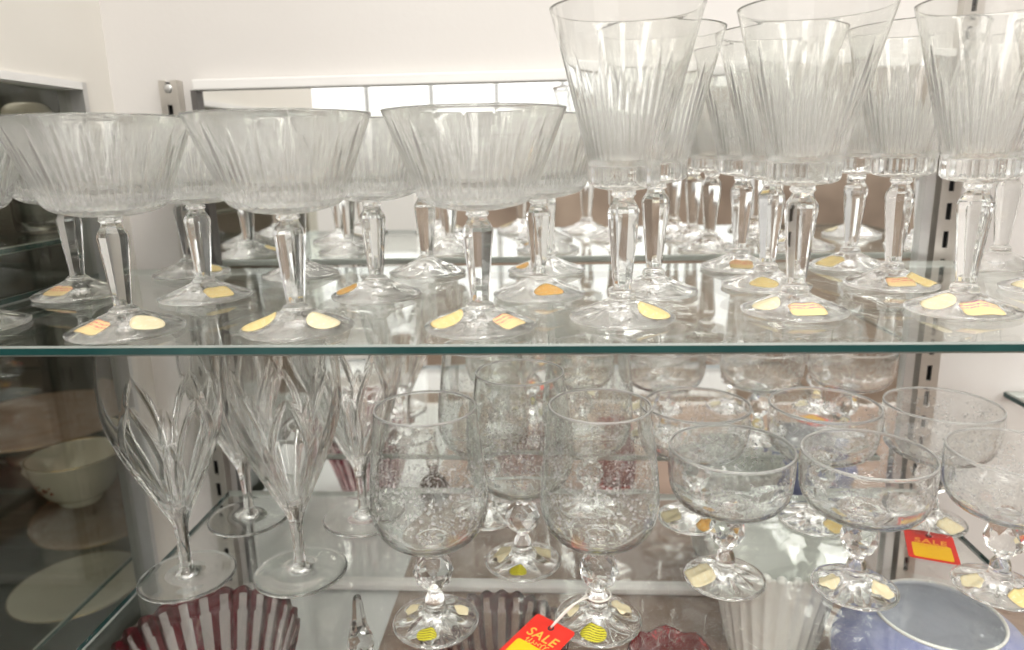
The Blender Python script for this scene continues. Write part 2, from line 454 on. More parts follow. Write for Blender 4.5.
GO_IN = dense([(4.18, 17.18), (4.12, 17.18), (4.06, 17.1), (3.68, 15.6), (3.15, 13.7), (2.58, 11.7), (2.08, 9.85), (1.85, 9.15), (1.5, 8.9), (.8, 8.85), (0, 8.84)], .3)
ng = len(GO_OUT)
ME_GOBLET = lathe('goblet_bowl', GO_OUT + GO_IN, 384, [M['goblet']], lambda th, r, z, i: gob_cut(th, r, z, i, ng))
GF_TOP = foot_top(3.1, 1.75, .52)
ME_GFOOT, GF_FN = foot_mesh(dense(GF_TOP, .12), 3.1)
ME_GSTEM = stem_mesh(lin([(.52, 1.75), (.54, 2.1), (.92, 6.25), (.86, 6.5), (.60, 6.95), (.56, 7.1), (.72, 7.28), (.66, 7.45)], .5))

# -- iced drink flute with leaf cutting
def flute_cut(th, r, z, i, n_out):
    if i >= n_out or z < 4.6 or z > 15.6: return (r, z)
    n = 6
    u = th * n / (2 * pi); d = 0.0
    for shift, zt, zb, A, wd, dep in ((0, 15.2, 5.0, .38, .050, .22), (.5, 12.4, 4.8, .22, .055, .20)):
        f = u + shift; f = f - floor(f) - .5
        if not zb < z < zt: continue
        t = (z - zb) / (zt - zb)
        c = A * sin(pi * t ** .85) ** .8
        fade = min(1, (1 - t) * 6, t * 6)
        w = wd * (1.9 - t)
        d = max(d, dep * fade * max(0, 1 - abs(abs(f) - c) / w))
    return (r - d * min(1, r / 2.2), z)
FL_OUT = dense([(.52, 4.2), (.62, 4.7), (1.0, 5.6), (1.75, 7.2), (2.7, 9.3), (3.5, 11.3), (3.98, 13.2), (4.12, 14.8), (4.05, 16.6), (3.85, 18.3), (3.6, 19.75)], .16)
FL_IN = dense([(3.58, 19.8), (3.53, 19.8), (3.5, 19.75), (3.72, 18.3), (3.9, 16.6), (3.95, 14.8), (3.8, 13.3), (3.25, 11.4), (2.4, 9.5), (1.4, 7.6), (.6, 6.3), (0, 6.0)], .3)
nf = len(FL_OUT)
ME_FLUTE = lathe('flute_bowl', FL_OUT + FL_IN, 300, [M['crystal']], lambda th, r, z, i: flute_cut(th, r, z, i, nf))
ME_FSTEM = lathe('stem', dense([(.50, .75), (.44, 1.3), (.42, 2.4), (.45, 3.4), (.52, 4.2)], .2), 24, [M['crystal']], lambda th, r, z, i: (r * (1 - .04 * cos(6 * th) * min(1, (z - .75) / .4, (4.2 - z) / .4)), z))
ME_FFOOT = lathe('foot', [(0, .12), (2, .08), (3.1, 0), (3.4, 0), (3.52, .06), (3.52, .14)] + dense([(3.45, .2), (2.8, .26), (1.8, .32), (1.1, .42), (.75, .55), (.58, .65), (.50, .75)], .12), 72, [M['crystal']])

# -- engraved wine goblet and engraved coupe with ball knop
def knop_mesh(zc, rb, zb, zt, rend):
    prof = [(rend, zb), (rend, zb + .12)]
    for a in (-60, -32, 0, 32, 60):
        prof.append((rb * cos(radians(a)), zc + rb * sin(radians(a))))
    prof += [(rend, zt - .12), (rend, zt)]
    return lathe('knop', prof, 8, [M['crystal']], None, smooth=False, twist=lambda i: .5 if i % 2 else 0.0)
def petal_foot(R, hj, rj, n=9):
    top = dense([(R, .16), (R * .93, .26), (R * .7, .52), (R * .45, .82), (R * .27, 1.1), (.62, hj - .35), (rj, hj)], .12)
    def fn(th, r, z, i):
        k = max(0, sin(pi * min(1, max(0, (r - .6) / (R - .6)))))
        return (r, z - .20 * k * abs(cos(n / 2 * th)))
    prof = [(0, .25), (R * .5, .15), (R * .85, .02), (R * .94, 0), (R * .99, .05), (R, .1)] + top
    base_n = 6
    return lathe('foot', prof, 108, [M['crystal']], lambda th, r, z, i: (fn(th, r, z, i) if i >= base_n else (r, z))), top, fn
WI_OUT = dense([(.42, 5.65), (.55, 5.78), (1.2, 5.9), (2.3, 6.3), (3.2, 7.0), (3.68, 7.95), (3.84, 9.0), (3.80, 10.3), (3.58, 12.4), (3.22, 15.5)], .25)
WI_IN = dense([(3.20, 15.54), (3.15, 15.54), (3.12, 15.48), (3.47, 12.4), (3.68, 10.3), (3.71, 9.05), (3.55, 8.1), (3.08, 7.2), (2.2, 6.55), (1.0, 6.25), (.5, 6.35), (0, 6.45)], .25)
ME_WINE = lathe('wine_bowl', WI_OUT + WI_IN, 96, [M['etched_wine']], lambda th, r, z, i: (r, z, .40 if z > 15.44 else 0))  # rim whitened in colour to imitate a bright line of light
ME_WKNOP = knop_mesh(3.92, 1.36, 2.35, 5.65, .42)
ME_WFOOT, WF_TOP, WF_FN = petal_foot(2.93, 2.35, .42)
SC_OUT = dense([(.42, 5.7), (.58, 5.8), (1.7, 5.9), (3.0, 6.15), (3.78, 6.65), (4.2, 7.5), (4.34, 8.6), (4.38, 9.6), (4.33, 10.5)], .25)
SC_IN = dense([(4.30, 10.54), (4.25, 10.54), (4.22, 10.48), (4.27, 9.6), (4.22, 8.6), (4.08, 7.6), (3.68, 6.83), (2.9, 6.35), (1.6, 6.1), (.6, 6.15), (0, 6.22)], .25)
ME_SCOUPE = lathe('sherbet_bowl', SC_OUT + SC_IN, 96, [M['etched_coupe']], lambda th, r, z, i: (r, z, .40 if z > 10.44 else 0))  # same painted light line along the rim
ME_SKNOP = knop_mesh(3.98, 1.34, 2.42, 5.7, .42)
ME_SFOOT, SF_TOP, SF_FN = petal_foot(2.93, 2.42, .42)

def assemble(name, parts, loc, rz, label, cat, group):
    e = empty(name, loc, rz); tag(e, label, cat, group)
    for pn, me in parts: link(pn, me, e)
    return e
PLACED = []
SPOT = {}
def settle(items, z, ymin, ymax, xmin, xmax):
    """items: (px, py, rim radius). Glasses cannot pass through one another: nudge apart, mostly in depth"""
    P = [[on_z(px, py, z).x, on_z(px, py, z).y, r] for px, py, r in items]
    O = [(p[0], p[1]) for p in P]
    MS = [.06 if o[1] < .44 else 1.0 for o in O]           # the front row stays put
    for it in range(3000):
        k_home = .02 if it < 2500 else 0.0
        for p, o in zip(P, O):
            p[0] += (o[0] - p[0]) * k_home * 2; p[1] += (o[1] - p[1]) * k_home
        for i in range(len(P)):
            for j in range(i):
                a, b = P[i], P[j]; dx, dy = a[0] - b[0], a[1] - b[1]; d = sqrt(dx * dx + dy * dy); need = a[2] + b[2] + .0012
                if {round(a[2], 4), round(b[2], 4)} == {.0492, .0416}: need = .0795   # a goblet is still narrow at coupe height
                if d < need:
                    q = (need - d) * .5 / max(d, 1e-5)
                    wa, wb = MS[i] / (MS[i] + MS[j]), MS[j] / (MS[i] + MS[j])
                    a[0] += dx * q * wa; b[0] -= dx * q * wb; a[1] += dy * q * wa; b[1] -= dy * q * wb
        for p in P:
            p[1] = min(max(p[1], ymin), ymax - p[2]); p[0] = min(max(p[0], xmin + p[2]), xmax)
    for (px, py, r), p, o in zip(items, P, O):
        SPOT[(px, py, z)] = (p[0], p[1])
        if (p[0] - o[0]) ** 2 + (p[1] - o[1]) ** 2 > .012 ** 2: print('MOVED', px, py, round(p[0] - o[0], 3), round(p[1] - o[1], 3))
def put(name, parts, px, py, z, rz, label, cat, group, rad, dx=0, dy=0, ymax=.566):
    x, y = SPOT[(px, py, z)]
    PLACED.append((label, x, y, rad, z))
    return assemble(name, parts, (x, y, z + .0003), rz, label, cat, group)
def add_stickers(e, top, fn, items, rot):
    for ang, rc, w, h, mat, shape in items:
        me = sticker(top, rc, ang - math.degrees(rot), w, h, M[mat], (lambda th, r, z, i: fn(th, r, z, 99)), shape)
        link('price_sticker', me, e)

# ------------------------------------------------------------------ upper shelf: coupes
CO = [('coupe_bowl', ME_COUPE), ('stem', ME_CSTEM), ('foot', ME_CFOOT)]
G_C = 'cut crystal saucer champagne glasses on the upper shelf'
# angle 270 faces the camera, 180 is left, 0 is right; some second patches paint a sticker's refracted double
coupes = [
 (127, 332, 'front row cut crystal coupe nearest the left wall with its whole foot showing', [(245, 2.0, 1.7, 1.0, 'label_pink', 'rect'), (335, 2.0, 1.6, 1.3, 'label_pale', 'oval')]),
 (300, 329, 'front row cut crystal coupe with two broad yellow sticker patches, second from the left', [(205, 2.1, 2.0, 1.6, 'label_yellow', 'oval'), (335, 2.0, 1.7, 1.4, 'label_pale', 'oval')]),
 (482, 327, 'front row cut crystal coupe nearest the tall goblets, bright panes behind its rim', [(205, 2.0, 2.0, 1.5, 'label_yellow', 'oval'), (325, 2.1, 1.5, 1.0, 'label_pink', 'rect')]),
 (-24, 326, 'cut crystal coupe cut off by the left picture edge, foot mostly outside', []),
 (65, 303, 'cut crystal coupe at far left against the dark side window, pink price sticker on foot', [(262, 2.0, 1.5, 1.0, 'label_pink', 'rect')]),
 (210, 299, 'second row cut crystal coupe before the left slotted shelf standard, yellow sticker on the right', [(320, 2.1, 1.5, 1.1, 'label_yellow', 'rect')]),
 (371, 300, 'second row cut crystal coupe seen between the two front coupes, tan sticker on foot', [(200, 2.1, 1.6, 1.2, 'label_orange', 'oval')]),
 (532, 297, 'second row cut crystal coupe behind the rightmost front coupe, orange sticker facing front', [(290, 2.0, 1.7, 1.1, 'label_orange', 'oval')]),
 (165, 281, 'back row cut crystal coupe against the white back wall at left, no mirror behind', [(345, 2.2, 1.6, 1.1, 'label_yellow', 'oval')]),
 (289, 280, 'back row cut crystal coupe in front of the white part of the mirror', []),
 (421, 278, 'back row cut crystal coupe at the left end of the brown reflection', []),
 (545, 279, 'back row cut crystal coupe beside the first tall goblet, small orange sticker at left', [(200, 2.1, 1.4, 1.0, 'label_orange', 'oval')]),
]
UPPER = [(c[0], c[1], .0492) for c in coupes]
# ------------------------------------------------------------------ upper shelf: tall goblets
GO = [('goblet_bowl', ME_GOBLET), ('stem', ME_GSTEM), ('foot', ME_GFOOT)]
G_G = 'tall cut crystal goblets on the upper shelf'  # extra pale patches on these feet paint a sticker's refracted image
gobs = [
 (622, 319, 'tall cut crystal goblet at the front left of the goblets, next to the coupes', [(330, 2.0, 1.8, 1.5, 'label_yellow', 'oval')]),
 (793, 312, 'tall cut crystal goblet in the middle of the front row, violet printed sticker on foot', [(272, 2.1, 1.7, 1.0, 'label_violet', 'rect'), (200, 2.0, 1.5, 1.2, 'label_pale', 'oval')]),
 (960, 311, 'tall cut crystal goblet at the right end of the front row, violet printed sticker', [(268, 2.1, 1.8, 1.1, 'label_violet', 'rect'), (200, 1.9, 1.6, 1.4, 'label_pale', 'oval')]),
 (651, 295, 'tall cut crystal goblet right behind the front left goblet', []),
 (769, 290, 'tall cut crystal goblet right behind the middle front goblet, yellow sticker', [(250, 2.1, 1.6, 1.0, 'label_yellow', 'oval')]),
 (902, 290, 'tall cut crystal goblet left of the right front goblet, pink and orange sticker patches on foot', [(262, 2.1, 1.5, .9, 'label_pink', 'rect'), (315, 2.0, 1.7, 1.3, 'label_yellow', 'rect')]),
 (742, 271, 'back row tall cut crystal goblet left of the middle pair, pink sticker', [(262, 2.1, 1.5, 1.0, 'label_pink', 'rect')]),
 (855, 270, 'back row tall cut crystal goblet with a yellow sticker, seen between middle and right goblets', [(205, 2.1, 1.6, 1.3, 'label_yellow', 'rect')]),
 (998, 267, 'back row tall cut crystal goblet in front of the white wall at far right', []),
 (1052, 291, 'tall cut crystal goblet at the right picture edge, half cut off, pale sticker on foot', [(200, 2.1, 1.9, 1.2, 'label_pale', 'oval')]),
]
settle(UPPER + [(g[0], g[1], .0416) for g in gobs], Z_UP, .392, .646, -.408, .40)
for k, (px, py, lab, st) in enumerate(coupes):
    rz = radians([9, 24, 18, 3, 15, 31, 7, 20, 12, 28, 2, 17][k])
    e = put('coupe_glass', CO, px, py, Z_UP, rz, lab, 'glass', G_C, .0497)
    add_stickers(e, dense(CF_TOP, .12), CF_FN, st, rz)
for k, (px, py, lab, st) in enumerate(gobs):
    rz = radians([11, 22.5, 4, 30, 15, 8, 19, 2, 27, 13, 35][k])
    e = put('tall_goblet', GO, px, py, Z_UP, rz, lab, 'glass', G_G, .0416)
    add_stickers(e, dense(GF_TOP, .12), GF_FN, st, rz)

# ------------------------------------------------------------------ lower shelf
FL = [('flute_bowl', ME_FLUTE), ('stem', ME_FSTEM), ('foot', ME_FFOOT)]
G_F = 'leaf cut flutes on the lower shelf'
flutes = [
 (188, 577, 'front flute with leaf shaped cuts nearest the dark side window'),
 (301, 572, 'front flute with leaf shaped cuts nearest the engraved wine glasses'),
 (250, 518, 'back flute glimpsed between the two front flutes'),
 (364, 518, 'back flute with leaf shaped cuts beside the engraved wine glass'),
]
WI = [('wine_bowl', ME_WINE), ('knop', ME_WKNOP), ('foot', ME_WFOOT)]
G_W = 'engraved wine glasses with ball stems'
wines = [
 (436, 622, 'engraved wine glass with faceted ball stem in front, left, round gold sticker on foot', [(262, 2.0, 1.35, .95, 'label_gold', 'oval'), (160, 1.8, 1.3, 1.1, 'label_pale', 'star'), (20, 1.8, 1.3, 1.1, 'label_pale', 'star')]),
 (598, 621, 'engraved wine glass with faceted ball stem that the red sale tag is tied to', [(258, 2.0, 1.45, 1.05, 'label_gold', 'oval'), (165, 1.8, 1.4, 1.2, 'label_pale', 'star'), (25, 1.8, 1.5, 1.3, 'label_pale', 'star')]),
 (523, 562, 'engraved wine glass standing between and behind the two front wine glasses', [(262, 2.0, 1.3, .95, 'label_gold', 'oval'), (170, 1.6, 1.9, 1.3, 'label_pale', 'star'), (20, 1.6, 1.6, 1.3, 'label_pale', 'star')]),
 (487, 515, 'back row engraved wine glass seen right above the left front wine glass', []),
 (588, 512, 'back row engraved wine glass seen through the front wine glass with the tag', []),
]
scs = [
 (722, 574, 'front engraved low coupe at left, square cream sticker on its foot', [(190, 1.9, 1.9, 1.5, 'label_pale', 'rect')]),
 (854, 588, 'front engraved low coupe in the middle, standing above the blue vase', [(180, 1.8, 1.5, 1.3, 'label_pale', 'star'), (325, 1.8, 1.7, 1.4, 'label_pale', 'star')]),
 (997, 588, 'front engraved low coupe cut off at the right picture edge', [(180, 1.8, 1.5, 1.3, 'label_pale', 'star'), (290, 2.0, 1.6, 1.1, 'label_yellow', 'rect')]),
 (690, 513, 'back engraved low coupe behind the left front coupe', [(190, 1.9, 1.5, 1.2, 'label_pale', 'rect'), (300, 2.0, 1.7, .9, 'label_orange', 'rect')]),
 (807, 510, 'back engraved low coupe in front of the mirror edge, mustard sticker', [(305, 2.0, 1.6, 1.2, 'label_yellow', 'rect')]),
 (923, 517, 'back engraved low coupe in front of the right standard, above the flat sale tag', [(300, 1.9, 1.7, 1.2, 'label_pale', 'rect')]),
]
settle([(f[0], f[1], .0412) for f in flutes] + [(w_[0], w_[1], .0386) for w_ in wines] + [(c_[0], c_[1], .0438) for c_ in scs], Z_LO, .33, .612, -.335, .40)
for k, (px, py, lab) in enumerate(flutes):
    put('flute_glass', FL, px, py, Z_LO, radians([0, 24, 10, 40][k]), lab, 'glass', G_F, .0412)

WPOS = []
for k, (px, py, lab, st) in enumerate(wines):
    rz = radians([10, 27, 5, 16, 33][k])
    e = put('wine_glass', WI, px, py, Z_LO, rz, lab, 'glass', G_W, .0386)
    WPOS.append(Vector(e.location))
    add_stickers(e, WF_TOP, WF_FN, st, rz)

SCP = [('sherbet_bowl', ME_SCOUPE), ('knop', ME_SKNOP), ('foot', ME_SFOOT)]
G_S = 'engraved low coupes with ball stems'
for k, (px, py, lab, st) in enumerate(scs):
    rz = radians([12, 3, 22, 30, 8, 18][k])
    e = put('sherbet_glass', SCP, px, py, Z_LO, rz, lab, 'glass', G_S, .0438)
    add_stickers(e, SF_TOP, SF_FN, st, rz)

for i in range(len(PLACED)):
    for j in range(i):
        a, b = PLACED[i], PLACED[j]
        if a[4] == b[4]:
            d = sqrt((a[1] - b[1]) ** 2 + (a[2] - b[2]) ** 2)
            if d < a[3] + b[3]: print('NEAR %.4f' % (a[3] + b[3] - d), a[0][:70], (round(a[1], 3), round(a[2], 3)), '|', b[0][:70], (round(b[1], 3), round(b[2], 3)))

# ------------------------------------------------------------------ shelves
def glass_shelf(x0, x1, y0, y1, z, label, th=.006, name='glass_shelf'):
    e = empty(name, ((x0 + x1) / 2, y0, z - th)); tag(e, label, 'shelf')
    cx = (x0 + x1) / 2
    b = .0011
    V, Fc = [], []
    rings = [(b, -th / 2 * 0 + 0.0, 0), ]
    def ring(ins, zz): return [(x0 - cx + ins, ins, zz), (x1 - cx - ins, ins, zz), (x1 - cx - ins, y1 - y0 - ins, zz), (x0 - cx + ins, y1 - y0 - ins, zz)]
    V = ring(b, 0) + ring(0, b) + ring(0, th - b) + ring(b, th)
    me = mesh_from('plate', V, [(3, 2, 1, 0), (12, 13, 14, 15)], [M['shelf']], False)
    link('plate', me, e)
    fs, mi = [], []
    for lvl in range(3):
        for k in range(4):
            k2 = (k + 1) % 4
            fs.append((lvl * 4 + k, lvl * 4 + k2, (lvl + 1) * 4 + k2, (lvl + 1) * 4 + k)); mi.append(2 if k == 2 else (1 if lvl != 1 else 0))
    me = mesh_from('polished_edge', V, fs, [M['shelf_edge'], M['shelf_bevel'], M['shelf_rear']], False, mi)
    o = link('polished_edge', me, e); tag(o, 'dark green polished edge')
    return e
glass_shelf(-.4105, .395, .360, .632, Z_UP, 'upper clear glass shelf with dark green front edge, carrying the coupes and tall goblets')
glass_shelf(-.316, .331, .285, .616, Z_LO, 'lower clear glass shelf carrying the flutes, engraved wine glasses and low coupes')
glass_shelf(.414, .85, .300, .655, 1.0765, 'glass shelf of the next bay at far right, dark green side edge')

# ------------------------------------------------------------------ setting
W = M['white_wall']
def struct(name, bs, m):
    o = boxes(name, bs, m); o['kind'] = 'structure'; return o
struct('wall_back', [(-.426, 1.4, Y_BACK, Y_BACK + .03, .55, 2.1)], W)
X_L = -.402
struct('wall_left', [(X_L - .024, X_L, .09, Y_BACK, 1.366, 2.1), (X_L - .024, X_L, .620, Y_BACK, 0.80, 1.366), (X_L - .024, X_L, .09, Y_BACK, .55, .80)], M['cream_wall'])
struct('floor', [(-.402, -.165, .10, Y_BACK, Z_FL - .03, Z_FL)], M['floor'])
struct('floor_right', [(-.165, 1.4, .10, Y_BACK, Z_FL - .03, Z_FL)], M['floor_brown'])
struct('baseboard_front', [(-.402, 1.4, .09, .10, .55, Z_FL)], M['white_trim'])
# side window
struct('trim_1', [(X_L - .020, X_L + .003, .614, .620, 0.80, 1.366)], M['alu'])
struct('trim_2', [(X_L - .020, X_L + .003, .09, .614, 1.360, 1.366)], M['white_trim'])
struct('window_1', [(X_L - .013, X_L - .009, .09, .620, 0.80, 1.366)], M['pane'])

# mirror on the back wall
mz0, mz1, mx0, mx1 = .866, 1.3605, -.3195, .3215
mir = empty('wall_mirror', (0, Y_BACK - .002, mz0)); tag(mir, 'large mirror set in the cabinet back wall, showing the shop behind the camera', 'mirror')
yb = -.0005
link('mirror_glass', mesh_from('mirror_glass', [(mx0, 0, 0), (mx1, 0, 0), (mx1, 0, mz1 - mz0), (mx0, 0, mz1 - mz0)], [(0, 1, 2, 3)], [M['mirror']], False), mir)
h = mz1 - mz0
boxes('frame_bar', [(mx0 - .002, mx1 + .012, -.008, .001, h, h + .009)], M['white_trim'], mir, .0012)
boxes('frame_bar', [(mx0 - .0045, mx0, -.007, .001, 0, h)], M['dark_frame'], mir)['label'] = 'dark side strip'
boxes('frame_bar', [(mx1, mx1 + .008, -.006, .001, 0, h)], M['alu'], mir)['label'] = 'grey metal side strip'
boxes('frame_bar', [(mx0 - .002, mx1 + .012, -.008, .001, -.006, 0)], M['white_trim'], mir, .0012)

# slotted standards
def standard(x, ztop, label):
    e = empty('slotted_standard', (x, Y_BACK, Z_FL + .0003)); tag(e, label, 'shelf standard', 'slotted shelf standards on the back wall')
    H = ztop - Z_FL
    V, Fc = [], []
    boxes('channel', [(-.0085, -.0065, -.011, -.0005, 0, H), (.0065, .0085, -.011, -.0005, 0, H), (-.0065, -.0022, -.011, -.009, 0, H), (.0022, .0065, -.011, -.009, 0, H)] +
          [(-.0022, .0022, -.011, -.009, z, z + .010) for z in [k * .0245 for k in range(int(H / .0245) + 1)] if z + .010 < H + .001], M['steel'], e)
    boxes('slot_backing', [(-.0060, .0060, -.004, -.003, 0, H - .001)], M['slot'], e)
    s = lathe('screw', [(0, 0), (.38, .02), (.40, .08), (.25, .14), (0, .16)], 16, [M['alu']])
    o = link('screw', s, e); o.rotation_euler = (pi / 2, 0, 0); o.location = (0, -.0105, H - .007)
    return e
standard(-.343, 1.369, 'left slotted metal shelf standard, its screwed top end showing above the coupes')
standard(.342, 1.60, 'right slotted metal shelf standard, beside the mirror edge behind the goblets')

# dark neighbouring cabinet seen through the side window
struct('wall_left_case', [(-1.12, -1.10, .10, 1.15, .60, 1.6), (-1.12, -.430, 1.15, 1.17, .60, 1.6), (-1.12, -.430, .08, .10, .60, 1.6), (-1.12, -.430, .10, 1.15, .58, .60), (-.450, -.430, .66, 1.15, .60, 1.6),
                          (-1.12, -.430, .10, 1.15, 1.6, 1.62)], M['dark_case'])
boxes_post = struct('trim_3', [(-.62, -.60, 1.05, 1.07, .60, 1.6)], M['dark_wood'])

def dish(name, profile, loc, mats, label, cat, seg=64, tilt=0, rzz=0, parts=(), group=None, fn=None, main='dish_body'):
    e = empty(name, loc); tag(e, label, cat, group)
    e.rotation_euler = (tilt, 0, rzz)
    link(main, lathe(main, profile, seg, mats, fn), e)
    for pn, me in parts: link(pn, me, e)
    return e
def gilt(r, z): return lathe('gilt_rim', [(r - .06, z), (r, z + .06), (r + .06, z), (r, z - .06), (r - .06, z)], 64, [M['gold']])
cp = on_y(82, 500, .76); zn = cp.z
glass_shelf(-1.05, -.440, .15, 1.10, zn, 'dark glass shelf in the neighbouring case under the china cup', name='case_shelf')
# cup
cupx, cupy = cp.x, cp.y
cup_out = dense([(0, .1), (2.0, .1), (2.2, 0), (2.4, .25), (2.45, .7), (3.6, 1.6), (4.6, 3.4), (5.0, 5.3), (5.1, 6.0)], .3)
cup_in = dense([(5.0, 6.0), (4.8, 5.2), (4.3, 3.4), (3.3, 1.9), (1.8, 1.2), (0, 1.1)], .4)
hp = [(-4.9 * CM, 0, 5.0 * CM), (-5.8 * CM, 0, 5.3 * CM), (-6.7 * CM, 0, 4.7 * CM), (-6.7 * CM, 0, 3.6 * CM), (-5.9 * CM, 0, 2.8 * CM), (-4.3 * CM, 0, 2.6 * CM)]
def posy():
    V, Fc = [], []
    for k in range(16):
        a = radians(235 + random.uniform(0, 42)); z = 3.4 + random.uniform(-.6, .7); rr = 4.55 + (z - 3.4) * .25 + .10; s = random.uniform(.10, .24)
        b = len(V)
        for q in range(8):
            t = 2 * pi * q / 8; aa = a + s * cos(t) / rr * 1.4
            V.append((rr * cos(aa) * CM, rr * sin(aa) * CM, (z + s * sin(t)) * CM))
        Fc.append(tuple(range(b, b + 8)))
    return mesh_from('painted_posy', V, Fc, [M['posy']])
dish('china_cup', cup_out + cup_in, (cupx, cupy, zn + .0003), [M['china']], 'cream china cup with gilt rim and painted posy behind the side window', 'cup', main='cup_body',
     parts=[('gilt_rim', gilt(5.05, 6.0)), ('handle', tube_mesh('handle', hp, .0035, M['china'])), ('painted_posy', posy())])
# footed cake stand behind the cup
tp = on_y(40, 420, .90)
H_ = (tp.z - zn) / CM
stand = [(0, .2), (4.2, .2), (4.6, 0), (4.6, .3), (2.4, 1.0), (1.2, 2.0), (1.0, H_ * .55), (1.5, H_ - 1.1), (3.5, H_ - .8), (9.5, H_ - .35), (12.3, H_ + .1), (12.4, H_ + .3), (12.1, H_ + .3), (9.4, H_), (0, H_)]
dish('cake_stand', stand, (tp.x, tp.y, zn + .0003), [M['pink_china']], 'large cream footed cake stand with gilt rim behind the china cup', 'cake stand', main='stand_body',
     parts=[('gilt_rim', gilt(12.3, H_ + .28))])
# lower part of the neighbouring case: pink plate and saucer
glass_shelf(-1.05, -.440, .15, 1.10, .80, 'dark glass shelf low in the neighbouring case under the pink plate', name='case_shelf')
plate = [(r_ * .85, z_) for r_, z_ in [(0, .4), (4.5, .4), (5, .25), (5.3, 0), (5.7, .2), (8.5, 1.3), (10.4, 1.8), (10.6, 1.95), (10.3, 2.0), (8, 1.6), (5.5, .75), (0, .7)]]
dish('pink_plate', plate, (on_z(76, 592, .80).x - .055, on_z(76, 592, .80).y + .150, .80 + .0125), [M['pink_china']], 'pink tinted plate with gilt rim, low behind the pale saucer and side window', 'plate', tilt=radians(8), main='plate_body', parts=[('gilt_rim', gilt(8.93, 1.95))])
sauc = [(0, .3), (2.6, .3), (3, 0), (3.3, .2), (5.5, .9), (7.2, 1.3), (7.3, 1.42), (7.1, 1.45), (5.2, 1.1), (3.2, .6), (0, .55)]
dish('glass_saucer', sauc, (on_z(76, 592, .80).x + .01, on_z(76, 592, .80).y - .005, .80 + .0003), [M['china']], 'pale saucer with gilt rim lying low behind the side window', 'saucer', main='saucer_body', parts=[('gilt_rim', gilt(7.2, 1.42))])
# jar high in the neighbouring case
glass_shelf(-1.05, -.440, .15, 1.10, 1.235, 'glass shelf in the neighbouring case under the small jar', name='case_shelf')
jar = dense([(0, .1), (2.2, .1), (2.5, .3), (2.6, 1.2), (2.6, 8), (2.3, 9), (1.8, 9.5), (1.8, 10)], .4) + [(1.65, 10), (1.65, 9.4)] + dense([(2.15, 8.8), (2.4, 8), (2.4, 1.2), (2.0, .5), (0, .4)], .5)
dish('glass_jar', jar, (on_y(24, 95, .66).x, .66, 1.235 + .0003), [M['crystal']], 'small clear jar with pale stopper behind the top of the side window', 'jar', main='jar_body',
     parts=[('stopper', lathe('stopper', dense([(0, 9.6), (1.5, 9.6), (1.55, 10.1), (2.0, 10.3), (2.0, 11.2), (1.4, 11.8), (0, 12)], .3), 32, [M['china']]))])

# ------------------------------------------------------------------ things on the cabinet floor
def ruby_bowl(cx, cy, R, Hh, label, n=26, name='ruby_bowl'):
    e = empty(name, (cx, cy, Z_FL + .0003)); tag(e, label, 'bowl', 'ruby and clear cut bowls on the cabinet floor')
    out_p = dense([(0, .25), (R * .42, .25), (R * .47, 0), (R * .52, .2), (R * .66, Hh * .30), (R * .85, Hh * .68), (R, Hh)], .25)
    in_p = dense([(R - .12, Hh + .02), (R - .30, Hh - .15), (R * .80, Hh * .72), (R * .60, Hh * .36), (R * .45, .75), (0, .7)], .3)
    no_ = len(out_p)
    def fn(th, r, z, i):
        if r < R * .5: return (r, z)
        k = min(1, (r - R * .5) / (R * .2))
        s = abs(sin(n / 2 * th))
        zz = z + (.30 * s if z > Hh - .2 else 0)
        return ((r - .28 * k * (1 - s)) if i < no_ else r, zz)
    def fm(i, k):
        # every other flute keeps its ruby skin, outside only and above the base
        if i >= no_ - 1 or out_p[i][0] < R * .55: return 0
        seg = 26 * 12; u = (k / seg * n) % 1
        top = i / no_
        return 1 if abs(u - .5) > .5 - (.10 + .22 * max(0, (top - .5) * 2)) or top > .93 else 0
    me = lathe('bowl_body', out_p + in_p, 26 * 12, [M['ruby_clear'], M['ruby']], fn, face_mat=fm)
    link('bowl_body', me, e)
    return e
p = on_z(206, 640, .962); ruby_bowl(p.x, p.y, 6.6, 10.2, 'ruby and clear cut glass bowl on the cabinet floor at left, below the flutes')
p = on_z(497, 634, .960); ruby_bowl(p.x, p.y, 5.3, 10.0, 'ruby and clear cut glass bowl on the cabinet floor below the wine glasses')

# red glass vase, deep ruby, low right of the tag
p = on_z(672, 655, .950)
e = empty('ruby_vase', (p.x, p.y, Z_FL + .0003)); tag(e, 'deep ruby glass vase on the cabinet floor right of the tagged wine glass', 'vase'); e.scale.z = 1.35
vo = dense([(0, .2), (2.0, .2), (2.3, 0), (2.5, .3), (3.1, 1.8), (3.3, 3.2), (2.9, 4.8), (2.6, 5.6), (3.0, 6.4), (3.3, 6.7)], .2)
vi = dense([(3.25, 6.75), (3.1, 6.7), (2.75, 6.3), (2.35, 5.6), (2.6, 4.8), (3.0, 3.2), (2.8, 1.8), (1.8, .8), (0, .7)], .3)
link('vase_body', lathe('vase_body', vo + vi, 120, [M['ruby_light']], lambda th, r, z, i: (r * (1 - .03 * abs(sin(7 * th))), z + (.15 * cos(8 * th) if z > 6.2 else 0))), e)

